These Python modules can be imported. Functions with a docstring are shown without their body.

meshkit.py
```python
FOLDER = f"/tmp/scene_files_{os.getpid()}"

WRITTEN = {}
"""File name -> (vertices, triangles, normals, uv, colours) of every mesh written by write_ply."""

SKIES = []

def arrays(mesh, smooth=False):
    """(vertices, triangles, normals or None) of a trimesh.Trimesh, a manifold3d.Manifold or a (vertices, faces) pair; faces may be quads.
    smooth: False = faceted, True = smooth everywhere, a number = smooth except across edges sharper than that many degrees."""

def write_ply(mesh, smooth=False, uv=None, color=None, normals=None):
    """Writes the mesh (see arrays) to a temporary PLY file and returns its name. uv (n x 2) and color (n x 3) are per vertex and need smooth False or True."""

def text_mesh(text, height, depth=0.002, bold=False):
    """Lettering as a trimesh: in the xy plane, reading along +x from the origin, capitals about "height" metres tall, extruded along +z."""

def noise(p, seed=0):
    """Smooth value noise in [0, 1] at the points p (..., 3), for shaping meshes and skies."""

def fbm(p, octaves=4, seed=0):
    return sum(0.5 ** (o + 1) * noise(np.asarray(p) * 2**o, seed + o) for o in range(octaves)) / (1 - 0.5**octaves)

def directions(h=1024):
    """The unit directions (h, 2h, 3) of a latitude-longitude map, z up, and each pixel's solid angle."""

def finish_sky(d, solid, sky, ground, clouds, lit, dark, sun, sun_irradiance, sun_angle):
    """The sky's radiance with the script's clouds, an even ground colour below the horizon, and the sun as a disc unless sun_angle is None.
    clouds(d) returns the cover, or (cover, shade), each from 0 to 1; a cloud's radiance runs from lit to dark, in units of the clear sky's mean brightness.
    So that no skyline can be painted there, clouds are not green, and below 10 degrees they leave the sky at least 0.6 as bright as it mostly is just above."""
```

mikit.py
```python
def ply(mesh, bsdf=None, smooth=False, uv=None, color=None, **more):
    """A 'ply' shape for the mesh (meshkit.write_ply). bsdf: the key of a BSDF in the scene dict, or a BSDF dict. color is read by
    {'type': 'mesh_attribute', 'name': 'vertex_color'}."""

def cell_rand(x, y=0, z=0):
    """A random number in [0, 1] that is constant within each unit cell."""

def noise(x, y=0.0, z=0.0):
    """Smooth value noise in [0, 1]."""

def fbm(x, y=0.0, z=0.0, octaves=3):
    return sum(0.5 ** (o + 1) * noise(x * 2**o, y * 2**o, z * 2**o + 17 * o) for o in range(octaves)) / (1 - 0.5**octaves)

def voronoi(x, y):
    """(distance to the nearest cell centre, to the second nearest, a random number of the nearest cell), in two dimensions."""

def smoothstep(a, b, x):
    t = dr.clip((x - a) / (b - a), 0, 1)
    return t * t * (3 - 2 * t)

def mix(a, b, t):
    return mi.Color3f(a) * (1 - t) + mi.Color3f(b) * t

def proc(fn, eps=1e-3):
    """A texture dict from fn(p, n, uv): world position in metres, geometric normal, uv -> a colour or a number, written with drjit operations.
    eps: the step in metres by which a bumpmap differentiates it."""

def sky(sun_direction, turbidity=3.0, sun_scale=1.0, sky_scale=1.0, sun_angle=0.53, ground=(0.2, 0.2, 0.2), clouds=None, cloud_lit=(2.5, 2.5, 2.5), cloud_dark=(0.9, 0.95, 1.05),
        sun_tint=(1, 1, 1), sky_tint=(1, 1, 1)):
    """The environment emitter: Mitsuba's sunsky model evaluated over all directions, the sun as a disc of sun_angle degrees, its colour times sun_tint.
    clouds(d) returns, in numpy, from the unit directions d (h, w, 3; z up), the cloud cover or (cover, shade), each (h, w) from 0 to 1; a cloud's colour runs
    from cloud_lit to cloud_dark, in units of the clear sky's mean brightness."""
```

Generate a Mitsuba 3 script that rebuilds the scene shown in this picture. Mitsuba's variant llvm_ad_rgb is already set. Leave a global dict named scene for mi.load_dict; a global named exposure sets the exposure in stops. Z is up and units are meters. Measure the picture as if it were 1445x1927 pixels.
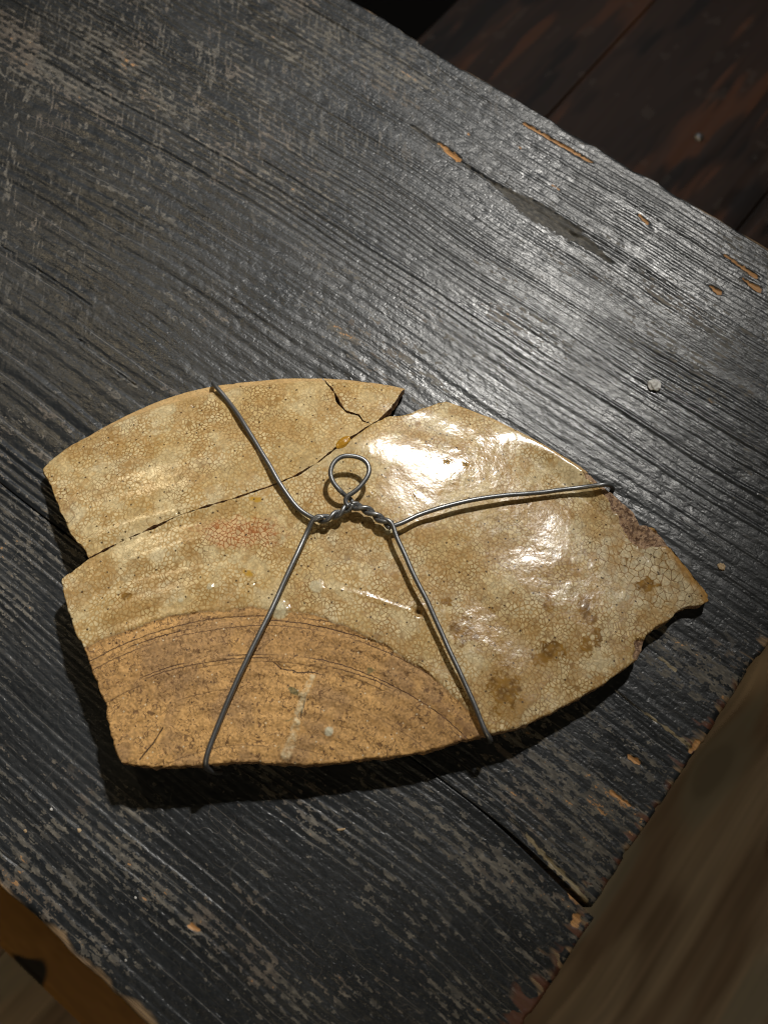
import math
import drjit as dr
import manifold3d as m3
import mitsuba as mi
import numpy as np
import shapely
import trimesh

import meshkit
import mikit
from mikit import proc, smoothstep, mix

T = mi.ScalarTransform4f
scene, labels = {"type": "scene"}, {}

# ------------------------------------------------------------------ camera, lamps, exposure
scene["camera"] = {
    "type": "thinlens", "fov": 41.64, "fov_axis": "x", "near_clip": 0.01, "far_clip": 30.0,
    "aperture_radius": 0.0019, "focus_distance": 0.392,
    "to_world": T().look_at(origin=[0.0889, -0.11245, 0.37343], target=[0, 0, 0], up=[-0.57898, 0.73236, 0.35837])}
exposure = 0.0
# unseen narrow spotlight high on the far side: a ring of spots softens its shadows
LAMP, AIM = np.array([-0.256, 1.109, 1.49]), np.array([-0.13, 0.0, 0.0])
for k in range(6):
    a = k * math.pi / 3
    ax = (AIM - LAMP) / np.linalg.norm(AIM - LAMP)
    e1 = np.cross(ax, [1, 0, 0]); e1 /= np.linalg.norm(e1); e2 = np.cross(ax, e1)
    o = LAMP + 0.036 * (math.cos(a) * e1 + math.sin(a) * e2)
    scene[f"unseen_spotlight_{k}"] = {"type": "spot", "cutoff_angle": 9.6, "beam_width": 4.0,
        "intensity": {"type": "rgb", "value": [2.1, 2.02, 1.87]},
        "to_world": T().look_at(origin=o.tolist(), target=(o + ax).tolist(), up=[0, 0, 1])}
# unseen: warm globe lighting the left, dim far panel giving the tabletop its sheen
scene["unseen_warm_lamp"] = {"type": "sphere", "center": [-0.95, 0.27, 1.28], "radius": 0.05,
    "emitter": {"type": "area", "radiance": {"type": "rgb", "value": [60, 47, 28]}}, "bsdf": {"type": "diffuse"}}
scene["unseen_far_panel"] = {"type": "rectangle", "to_world": T().look_at(origin=[-1.0, 2.0, 2.3], target=[0, 0, 0], up=[0, 0, 1]).scale([0.7, 0.7, 1]),
    "emitter": {"type": "area", "radiance": {"type": "rgb", "value": [0.54, 0.58, 0.62]}}, "bsdf": {"type": "diffuse"}}
scene["unseen_front_panel"] = {"type": "rectangle", "to_world": T().look_at(origin=[0.9, -1.4, 2.2], target=[0, 0, 0], up=[0, 0, 1]).scale([0.4, 0.4, 1]),
    "emitter": {"type": "area", "radiance": {"type": "rgb", "value": [3.9, 3.2, 2.1]}}, "bsdf": {"type": "diffuse"}}  # out of view, placed to light the floor, rail and bench
labels["unseen_front_panel"] = {"label": "unseen warm panel out of view at the front right, lighting the floor, rail and bench", "category": "lamp"}
labels["unseen_warm_lamp"] = {"label": "unseen warm globe out of view to the left, lighting the left side of the dish", "category": "lamp"}
labels["unseen_far_panel"] = {"label": "unseen dim panel out of view beyond the far edge, giving the tabletop its grey sheen", "category": "lamp"}


# ------------------------------------------------------------------ helpers
def npn(x, y=0.0, z=0.0):
    """mikit.noise in numpy."""
    x, y, z = np.broadcast_arrays(np.asarray(x, float), np.asarray(y, float), np.asarray(z, float))
    return meshkit.noise(np.stack([x, y, z], -1) + 1000000.0)


class NP:
    noise = staticmethod(npn)
    floor, exp, sqrt, tanh, minimum, maximum, clip = np.floor, np.exp, np.sqrt, np.tanh, np.minimum, np.maximum, np.clip
    abs = staticmethod(np.abs)

    @staticmethod
    def smooth(a, b, x):
        t = np.clip((x - a) / (b - a), 0, 1)
        return t * t * (3 - 2 * t)


class DJ:
    noise, smooth = staticmethod(mikit.noise), staticmethod(smoothstep)
    floor, exp, sqrt, tanh, minimum, maximum, clip, abs = map(staticmethod, (dr.floor, dr.exp, dr.sqrt, dr.tanh, dr.minimum, dr.maximum, dr.clip, dr.abs))


def seg(x, y, x0, y0, x1, y1, B):
    """(distance to the segment, place along it from 0 to 1), in mm."""
    dx, dy = x1 - x0, y1 - y0
    t = B.clip(((x - x0) * dx + (y - y0) * dy) / (dx * dx + dy * dy + 1e-9), 0, 1)
    ex, ey = x - x0 - t * dx, y - y0 - t * dy
    return B.sqrt(ex * ex + ey * ey + 1e-12), t


def bump(base, fn, eps=0.00015, scale=1.0):
    return {"type": "bumpmap", "scale": scale, "tex": proc(fn, eps), "bsdf": base}


def add(key, mesh, bsdf, smooth=False, label=None, category=None, group=None, kind=None, **more):
    scene[key] = mikit.ply(mesh, bsdf, smooth=smooth, **more)
    d = {k: v for k, v in (("label", label), ("category", category), ("group", group), ("kind", kind)) if v}
    if d:
        labels[key] = d


def tube(points, r, n=14, cap=True):
    """A round wire along a smooth curve through the points (mm); returns a mesh in metres."""
    P = np.asarray(points, float)
    d = np.linalg.norm(np.diff(P, axis=0), axis=1)
    keep = np.r_[True, d > 0.02]; P = P[keep]
    t = np.r_[0, np.cumsum(np.linalg.norm(np.diff(P, axis=0), axis=1))]
    from scipy.interpolate import PchipInterpolator, CubicSpline
    c = CubicSpline(t, P)
    s = np.linspace(0, t[-1], max(8, int(t[-1] / 0.5)))
    Q = c(s); tan = c(s, 1)
    Q = Q + 0.28 * np.stack([npn(s / 7, 1, P[0, 0]) - 0.5, npn(s / 7, 2, P[0, 0]) - 0.5, npn(s / 7, 3, P[0, 0]) - 0.5], 1); tan /= np.linalg.norm(tan, axis=1, keepdims=True)
    nrm = np.zeros_like(Q); v = np.array([0, 0, 1.0])
    for i in range(len(Q)):
        v = v - tan[i] * (v @ tan[i])
        if np.linalg.norm(v) < 1e-3:
            v = np.cross(tan[i], [1, 0, 0])
        v /= np.linalg.norm(v); nrm[i] = v
    bi = np.cross(tan, nrm)
    a = np.arange(n) / n * 2 * np.pi
    V = Q[:, None] + r * (1 + 0.05 * (npn(s / 3.0, 7.0, P[0, 0]) - 0.5))[:, None, None] * (np.cos(a)[None, :, None] * nrm[:, None] + np.sin(a)[None, :, None] * bi[:, None])
    V = V.reshape(-1, 3)
    F = []
    for i in range(len(Q) - 1):
        j = np.arange(n); k = (j + 1) % n
        F += [np.stack([i * n + j, i * n + k, (i + 1) * n + k], 1), np.stack([i * n + j, (i + 1) * n + k, (i + 1) * n + j], 1)]
    V = np.vstack([V, Q[0] - tan[0] * r * 0.4, Q[-1] + tan[-1] * r * 0.4])
    j = np.arange(n); k = (j + 1) % n; m = len(V)
    F += [np.stack([k, j, 0 * j + m - 2], 1), np.stack([(len(Q) - 1) * n + j, (len(Q) - 1) * n + k, 0 * j + m - 1], 1)]
    return trimesh.Trimesh(V * 0.001, np.vstack(F), process=False)


# ------------------------------------------------------------------ the table: two worn, black painted boards
SX, SY = (-900, -128, -98, 0, 87, 120, 150), (-85.5, -85.5, -84.5, -75.5, -67.8, -68.6, -71)


def seam(x, B):
    """The joint between the boards (mm)."""
    return -76.5 - 9 * (1 - B.smooth(-130, 70, x)) + 8.7 * B.smooth(-60, 100, x) - 3.5 * B.smooth(100, 155, x)


def grain(x, y, B):
    """Across-grain coordinate, ring phase and the ring's random number."""
    N = B.noise
    s = seam(x, B)
    v = y - 13 * B.tanh((x + 230) / 90) * B.exp(-((y - 60) / 80) * ((y - 60) / 80)) - (s + 76) * B.exp(-((y + 76) / 45) * ((y + 76) / 45))
    v = v + 7 * (N(x / 170 + 3, y / 110, 3) - 0.5) + 2.4 * (N(x / 45, y / 22, 5) - 0.5) + 0.5 * (N(x / 9, y / 4, 6) - 0.5)
    q = v / 3.1 - 0.165 * B.clip(v, -66, 72) + 2.2 * (N(v / 34, x / 700, 9) - 0.5)
    k = B.floor(q)
    return v, q - k, k, N(k, 13.0, 2.0)


# bare or hollowed marks on the boards: x0 y0 x1 y1 (mm), half width at each end (mm), depth (mm)
GOUGES = [(-69.4, 192.3, 1), (-32, 193.4, 1)]
MARKS = []  # x0, y0, x1, y1, r0, r1
_m = [(-69.2, 192.5, 0.9), (-32.4, 193.5, 0.9), (-93.3, 158.9, 0.5), (-80.9, 157.1, 1.6), (40.3, 188, 0.5), (52.6, 186.9, 0.8), (52, 187.1, 0.9), (58.6, 186.4, 1.2), (55, 182.1, 0.5), (63.3, 181.5, 1.7), (45.6, 170.2, 0.5), (50.3, 169.5, 1.6), (1.4, 182.1, 0.6), (6.2, 180.8, 1), (138, -71.5, 0.7), (142.5, -71.6, 1), (144.6, -76, 1.6), (145.1, -77.8, 1.6), (129.2, -19.5, 1.2), (132.6, -19.2, 1), (130.6, -34, 0.8), (139.4, -33.6, 0.6), (42.3, -159.9, 1.2), (45.2, -159.8, 0.8), (-38.4, 171.7, 0.4), (-34.8, 171.5, 0.5), (145.7, -0.1, 1.4), (145.3, -4.1, 0.8), (-86.2, 171.5, 0.4), (-84.7, 171.1, 0.5), (-64.5, 180.1, 0.4), (-61.9, 179.8, 0.4)]
for i in range(0, len(_m), 2):
    MARKS.append((_m[i][0], _m[i][1], _m[i + 1][0], _m[i + 1][1], _m[i][2], _m[i + 1][2]))
# long dull hollows where a splinter came away: same form with depth
HOLLOWS = []
_h = [(-109.1, 158.9, 0.8), (-80.6, 156.6, 1.2), (-80.6, 156.6, 0.5), (-59.7, 156, 0.7), (-59.7, 156, 1.2), (-38.5, 155.3, 5.2), (-38.5, 155.3, 5.2), (-15.8, 155.8, 4.5), (-15.8, 155.8, 3.4), (5.2, 153.9, 0.8), (107.9, -64.3, 0.8), (125.9, -67.1, 2), (125.9, -67.1, 2.2), (143.9, -68.8, 1.6)]
for i in range(0, len(_h), 2):
    HOLLOWS.append((_h[i][0], _h[i][1], _h[i + 1][0], _h[i + 1][1], _h[i][2], _h[i + 1][2]))
# drying cracks
CRACKS = []
_c = [(-210.6, -6.4), (-182.9, -4.5), (-182.9, -4.5), (-157.1, -4), (-149.6, -18.7), (-133.2, -20.2), (-133.2, -20.2), (-102.4, -20), (104.6, -2.3), (112.9, -2.6), (112.9, -2.6), (146.6, -3), (9.2, 1.1), (19.1, 1.9), (-26.9, -183.4), (13, -181.6)]
for i in range(0, len(_c), 2):
    CRACKS.append((*_c[i][:2], *_c[i + 1][:2]))


def marks(x, y, B, table, rough):
    """How deep inside the nearest of the marks (0 outside, 1 well inside)."""
    j = (B.noise(x / 1.3, y / 0.8, 40) - 0.5) * rough
    best = 0 * x
    for x0, y0, x1, y1, r0, r1 in table:
        d, t = seg(x, y, x0, y0, x1, y1, B)
        r = r0 + (r1 - r0) * t
        best = B.maximum(best, B.clip((r + j - d) / 0.45, 0, 1))
    return best


def board_height(x, y):
    """Relief of the boards in mm."""
    v, f, k, rr = grain(x, y, NP)
    ridge = NP.smooth(0.0, 0.5, f) - NP.smooth(0.72, 1.0, f)
    run = npn(x / 60, k * 1.7, 4)
    flat = NP.smooth(0.42, 0.6, npn(x / 95 + 7, y / 60, 21))
    h = 0.50 * ridge * (0.3 + 0.7 * rr) * (0.5 + 0.6 * run) * (1 - 0.55 * NP.smooth(60, 105, x) * NP.smooth(90, 40, y)) * (1 - 0.3 * NP.smooth(-70, -110, y)) * (1 + 0.4 * NP.smooth(-70, -130, x)) * (1 - 0.45 * flat)
    h += 0.15 * (npn(x / 45, v / 0.8, 8) - 0.5) + 0.08 * (npn(x / 1.9, y / 1.1, 10) - 0.5) + 0.5 * (npn(x / 60, y / 35, 11) - 0.5)
    # dents and cuts across the grain
    h -= 0.14 * NP.smooth(0.66, 0.82, npn(x / 2.6 + y / 5, y / 3.0, 14)) * (0.3 + npn(x / 40, y / 40, 15))
    h -= 0.65 * NP.smooth(0.0, 1.0, marks(x, y, NP, MARKS, 0.5))
    for x0, y0, x1, y1, r0, r1 in HOLLOWS:
        d, t = seg(x, y, x0, y0, x1, y1, NP)
        r = r0 + (r1 - r0) * t + 0.6 * (npn(x / 6, y / 2, 17) - 0.5)
        h -= 0.6 * NP.smooth(-0.1, 1.0, (r - d) / np.maximum(r * 0.7, 0.5)) * (0.5 + npn(x / 8, v / 1.2, 18))
    for c in CRACKS:
        d, t = seg(x + 0.6 * (npn(x / 9, 0, 3) - 0.5), y + 0.9 * (npn(x / 14, 1, 3) - 0.5), *c, NP)
        h -= 0.7 * (1 - NP.smooth(0.0, 0.42, d)) * NP.smooth(0.3, 0.5, npn(x / 11, 6))
    return h


def board(y0, y1, end, hole):
    """A board between the edge curves y0(x) and y1(x), ending at x = end."""
    xs = np.r_[np.arange(-900, -352, 9.0), np.arange(-352, end - 3.0, 1.25), end - np.array([2.8, 2.0, 1.4, 0.9, 0.5, 0.2, 0.0])]
    w = float(np.mean(y1(xs) - y0(xs)))
    e = np.array([0, 0.15, 0.4, 0.75, 1.2]) / w
    ts = np.r_[e, np.arange(1.65, w - 1.65, 0.46) / w, 1 - e[::-1]]
    X, Tm = np.meshgrid(xs, ts, indexing="ij")
    Y0, Y1 = y0(xs)[:, None], y1(xs)[:, None]
    Y = Y0 + (Y1 - Y0) * Tm
    D = np.minimum(np.minimum(Y - Y0, Y1 - Y), end - X)
    H = board_height(X, Y)
    R = 1.2 + 1.3 * NP.smooth(0.45, 0.8, npn(X / 16, Y / 16, 31))
    R = np.where((Y - Y0 < 4 if hole == 0 else Y1 - Y < 4) & (end - X > 4), 0.45, R)
    H = H * NP.smooth(0, 1.2, D) - R * (1 - np.sqrt(np.clip(1 - (1 - np.clip(D / R, 0, 1)) ** 2, 0, 1)))
    # worn, splintered end grain: the end line wanders a little
    wob = 0.5 * (npn(Y / 5, 3) - 0.5) + 1.0 * (npn(Y / 16, 5) - 0.5) - 0.6 * NP.smooth(0.7, 0.85, npn(Y / 4, 9))
    X = X + wob * NP.smooth(end - 6, end, X)
    n, m = X.shape
    V = np.stack([X, Y, H], -1).reshape(-1, 3)
    idx = np.arange(n * m).reshape(n, m)
    a, b, c, d = idx[:-1, :-1], idx[1:, :-1], idx[1:, 1:], idx[:-1, 1:]
    F = [np.stack([a, b, c], -1).reshape(-1, 3), np.stack([a, c, d], -1).reshape(-1, 3)]
    loop = np.r_[idx[:, 0], idx[-1, 1:], idx[-2::-1, -1], idx[0, -2:0:-1]]
    L = V[loop].copy(); L2 = L.copy()
    L[:, 2] = -6 + 0.8 * npn(L[:, 0] / 5, L[:, 1] / 5); L2[:, 2] = -24
    base = len(V); k = len(loop); V = np.vstack([V, V[loop], L, L2])
    i = np.arange(k); j = (i + 1) % k
    for s in (0, k):
        p, q, r_, t = base + s + i, base + s + j, base + s + k + j, base + s + k + i
        F += [np.stack([p, t, r_], -1), np.stack([p, r_, q], -1)]
    cen = len(V); V = np.vstack([V, [V[:, 0].mean(), V[:, 1].mean(), -24]])
    F += [np.stack([base + 2 * k + j, base + 2 * k + i, 0 * i + cen], -1)]
    return trimesh.Trimesh(V * 0.001, np.vstack(F), process=False)


def edge_wobble(x, z):
    return 0.7 * (npn(x / 18, z) - 0.5) + 0.6 * (npn(x / 5, z + 4) - 0.5) + 1.8 * (npn(x / 70, z + 8) - 0.5) - 0.8 * NP.smooth(0.72, 0.85, npn(x / 9, z + 2))


gap = lambda x: 0.10 + 0.7 * NP.smooth(85, 146, x) + 0.25 * npn(x / 30, 50)


def paint_masks(p):
    """Where the black paint is worn to grey wood, to bare orange wood, and to the red ground coat."""
    x, y = p.x * 1000, p.y * 1000
    N = mikit.noise
    v, f, k, rr = grain(x, y, DJ)
    wx, wy = x + 1.2 * (N(x / 2, y / 2, 51) - 0.5), y + 0.9 * (N(x / 2, y / 2, 52) - 0.5)
    band = smoothstep(0.30, 0.5, f) * (1 - smoothstep(0.8, 0.95, f))
    region = mikit.fbm(x / 60 + 3, y / 26, 55, octaves=3)
    region = region + 0.10 * smoothstep(-140, -260, x) * smoothstep(-20, 60, y) + 0.05 * smoothstep(60, 140, x) - 0.13 * smoothstep(-40, 90, y) * smoothstep(-150, -60, x) + 0.06 * smoothstep(-60, -150, y)
    run = N(x / 45, k * 1.31, 57)
    fine = N(x / 0.62, y / 0.42, 61)
    fl = 0.70 * mikit.fbm(wx / 2.4, wy / 1.3, 60, octaves=4) + 0.20 * fine + 0.10 * N(x / 7, v / 0.5, 59)
    across, along = 0.785 * x + 0.62 * y, 0.785 * y - 0.62 * x
    corner = smoothstep(-110, -230, x - 0.4 * y + 30 * (N(x / 30, y / 30, 68) - 0.5))
    strokes = smoothstep(0.74, 0.84, N(across / 0.9 + 0.9 * N(along / 5, across / 9, 3), along / 5.5, 69) + 0.34 * (N(x / 12, y / 12, 65) - 0.5)) * corner
    w = fl + 0.75 * (region - 0.52) + 0.17 * (band - 0.5) + 0.14 * (run - 0.5) + 0.30 * (mikit.fbm(x / 8.5, y / 6.5, 58, octaves=2) - 0.5)
    grey = dr.maximum(smoothstep(0.675, 0.755, w), strokes * smoothstep(0.2, 0.5, fine))
    hair = (1 - smoothstep(0.004, 0.024, dr.abs(N(x / 5 + 9, y / 8, 63) - 0.5))) * smoothstep(0.45, 0.62, N(x / 11, y / 9, 64) + 0.3 * (region - 0.5))
    hair2 = (1 - smoothstep(0.004, 0.018, dr.abs(N(x / 9, y / 3.2, 66) - 0.5))) * smoothstep(0.5, 0.65, N(x / 8, y / 13, 67) + 0.3 * (region - 0.5))
    # long cracks in the paint along ring edges, showing pale wood
    line = (1 - smoothstep(0.0, 0.045, dr.abs(f - 0.86))) * smoothstep(0.55, 0.68, N(x / 34, k * 2.3, 70) + 0.35 * (region - 0.5))
    edge = smoothstep(-188.2, -190.4, y - 3.5 * (N(x / 9, 1, 71) - 0.55) - 1.5 * (N(x / 2.5, y / 2.5, 72) - 0.5))
    edge = dr.maximum(edge, smoothstep(201.0, 202.4, y + 2.0 * (N(x / 8, 2, 73) - 0.62)))
    tip = smoothstep(141.5, 147, x + 9 * (N(x / 5, y / 1.3, 75) - 0.5) + 6 * (N(y / 6, 1, 76) - 0.6))
    bare = marks(x, y, DJ, MARKS, 1.0)
    bare = dr.maximum(bare, smoothstep(1.0, 1.06, w + 0.22 * (N(x / 14, y / 7, 78) - 0.5)) * 0.7)
    red = tip * smoothstep(0.54, 0.58, N(x / 5, y / 2.0, 80))
    pale = tip * smoothstep(0.55, 0.62, N(x / 6, y / 2.0, 81)) * (1 - red)
    dull = marks(x, y, DJ, HOLLOWS[:5], 2.0)
    grey = dr.maximum(grey, dull * (0.45 + 0.5 * N(x / 9, v / 0.5, 83)))
    return x, y, v, f, dr.clip(dr.maximum(dr.maximum(grey, line * 0.9), dr.maximum(0.22 * hair, 0.35 * hair2)), 0, 1), dr.clip(bare, 0, 1), dr.clip(red, 0, 1), dr.clip(dr.maximum(edge, pale), 0, 1)


PALE = [(115.1, -64.8, 0.6), (128.2, -67.1, 1.3), (128.2, -67.1, 1.3), (144.1, -69.1, 0.8), (124.7, -2.5, 0.4), (146.3, -2.8, 1), (117.1, 18.4, 0.4), (124.6, 17.6, 0.8)]
PALES = [(*PALE[i][:2], *PALE[i + 1][:2], PALE[i][2], PALE[i + 1][2]) for i in range(0, len(PALE), 2)]


def paint_color(p, n, uv):
    x, y, v, f, grey, bare, red, pale = paint_masks(p)
    N = mikit.noise
    c = mix((0.0115, 0.0140, 0.0170), (0.022, 0.0245, 0.0275), mikit.fbm(x / 2.2, y / 1.0, 90, octaves=2))
    c = c * (0.75 + 0.5 * N(x / 30, v / 5, 91))
    wood = mix((0.045, 0.042, 0.037), (0.21, 0.19, 0.155), dr.square(N(x / 1.6, y / 0.6, 92)) * 0.75 + 0.25 * N(x / 9, y / 5, 89))
    brown = smoothstep(0.6, 0.75, N(x / 22, y / 12, 93))
    wood = mix(wood, (0.16, 0.088, 0.052), brown * 0.15)
    c = mix(c, wood, grey * 0.8)
    c = mix(c, (0.11, 0.040, 0.020), red * 0.8)
    fib = N(x / 6, v / 0.35, 94)
    c = mix(c, mix((0.13, 0.085, 0.045), (0.34, 0.225, 0.12), fib), pale * 0.8)
    c = mix(c, mix((0.17, 0.135, 0.075), (0.36, 0.30, 0.19), fib), marks(x, y, DJ, PALES, 1.2) * 0.85)
    c = mix(c, mix((0.30, 0.145, 0.045), (0.56, 0.31, 0.13), fib), bare)
    return c


def paint_rough(p, n, uv):
    x, y, v, f, grey, bare, red, pale = paint_masks(p)
    r = 0.26 + 0.12 * mikit.noise(x / 25, y / 14, 96) + 0.09 * mikit.noise(x / 1.2, y / 0.7, 97)
    r = r + 0.25 * marks(x, y, DJ, HOLLOWS[:5], 2.0)
    return r + 0.30 * dr.clip(grey + bare + pale, 0, 1) + 0.1 * red


def paint_bump(p, n, uv):
    x, y = p.x * 1000, p.y * 1000
    N = mikit.noise
    v, f, k, rr = grain(x, y, DJ)
    a = 0.030 * N(x / 0.95, y / 0.7, 101) + 0.045 * N(x / 16, v / 0.6, 102) + 0.016 * N(x / 0.4, y / 0.3, 103) + 0.022 * N(x / 2.4, y / 1.6, 105)
    pits = smoothstep(0.68, 0.8, N(x / 1.2, y / 0.9, 104))
    return (a - 0.04 * pits) * 0.001


scene["black_paint"] = bump({"type": "principled", "base_color": proc(paint_color), "roughness": proc(paint_rough), "specular": 0.5}, paint_bump)
up = board(lambda x: seam(x, NP) + gap(x), lambda x: 203 + edge_wobble(x, 5), 147.0, 0)
lo = board(lambda x: -192 + edge_wobble(x, 25), lambda x: seam(x, NP) - gap(x), 149.6, 1)
add("table__board", up, "black_paint", smooth=50)
add("table__board_001", lo, "black_paint", smooth=50, label="front board of the table with a bare chipped front edge")
labels["table"] = {"label": "worn black painted plank table carrying the broken dish", "category": "table"}


def rail_color(p, n, uv):
    x, y, z = p.x * 1000, p.y * 1000, p.z * 1000
    N = mikit.noise
    c = mix((0.27, 0.125, 0.03), (0.46, 0.235, 0.065), N(x / 60, y / 9, z / 9) * 0.7 + 0.3 * N(x / 9, y / 2, z / 2))
    return mix(c, (0.02, 0.016, 0.012), smoothstep(0.64, 0.74, mikit.fbm(x / 26 + 3.2, y / 17, z / 22, octaves=2)))


scene["rail_wood"] = {"type": "principled", "base_color": proc(rail_color), "roughness": 0.5, "specular": 0.4}


def rbox(x0, x1, y0, y1, z0, z1, r=0.003):
    """A box with rounded edges, in metres."""
    pts = [m3.Manifold.sphere(r, 12).translate([x, y, z]) for x in (x0 + r, x1 - r) for y in (y0 + r, y1 - r) for z in (z0 + r, z1 - r)]
    return m3.Manifold.batch_hull(pts)


add("table__stretcher", rbox(-0.62, 0.10, -0.256, -0.170, -0.235, -0.2, 0.005), "rail_wood", smooth=40, label="orange brown lower rail with black spots, below the front edge")
for k, (lx, ly) in enumerate(((-0.62, 0.13), (-0.62, -0.16), (0.05, 0.13), (0.05, -0.16))):
    add("table__leg" + (f"_{k:03d}" if k else ""), rbox(lx - 0.025, lx + 0.025, ly - 0.02, ly + 0.02, -0.42, -0.0242), "rail_wood", smooth=40)


# ------------------------------------------------------------------ what lies below: the floor, the dark bench, a black block added in the gap
def floor_color(p, n, uv):
    x, y = p.x * 1000, p.y * 1000
    N = mikit.noise
    b = dr.floor((x - 135) / 240)
    g = mikit.fbm(x / 9 + 4 * N(x / 40, y / 160, 120), y / 240, 121, octaves=3)
    c = mix((0.33, 0.245, 0.165), (0.50, 0.395, 0.28), g) * (0.85 + 0.3 * N(b, 7.0, 3.0))
    kx = x + 7 * (N(y / 60, 5, 122) - 0.5)
    d1, d2, _ = mikit.voronoi(kx / 75 + 0.3, y / 190 + 0.2)
    knot = 1 - smoothstep(0.08, 0.17, d1)
    streak = smoothstep(0.60, 0.75, mikit.fbm(kx / 22, y / 150, 125, octaves=2))
    c = mix(c, (0.15, 0.078, 0.042), dr.clip(0.85 * knot + 0.5 * streak, 0, 1))
    c = c * (0.78 + 0.44 * mikit.fbm(kx / 3.2, y / 110, 128, octaves=2))
    grey = smoothstep(0.55, 0.7, mikit.fbm(kx / 30 + 9, y / 120, 127, octaves=2))
    return mix(c, (0.36, 0.34, 0.26), 0.6 * grey)


scene["floor_wood"] = {"type": "principled", "base_color": proc(floor_color), "roughness": 0.5, "specular": 0.3}
FX = np.arange(-6, 6) * 0.24 + 0.135
rng = np.random.default_rng(5)
for k, x in enumerate(FX):
    dz = float(rng.uniform(-0.001, 0))
    add("floor__plank" + (f"_{k:03d}" if k else ""), rbox(x + 0.0006, x + 0.2394, -1.6, 2.2, -0.442, -0.42 + dz, 0.0012), "floor_wood", smooth=40)
labels["floor__plank"] = {}
add("floor", trimesh.creation.box(bounds=[[-1.5, -1.6, -0.47], [1.5, 2.2, -0.4425]]), "floor_wood", label="brown wooden plank floor seen past the end of the table", kind="structure")
labels.pop("floor__plank")


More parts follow.
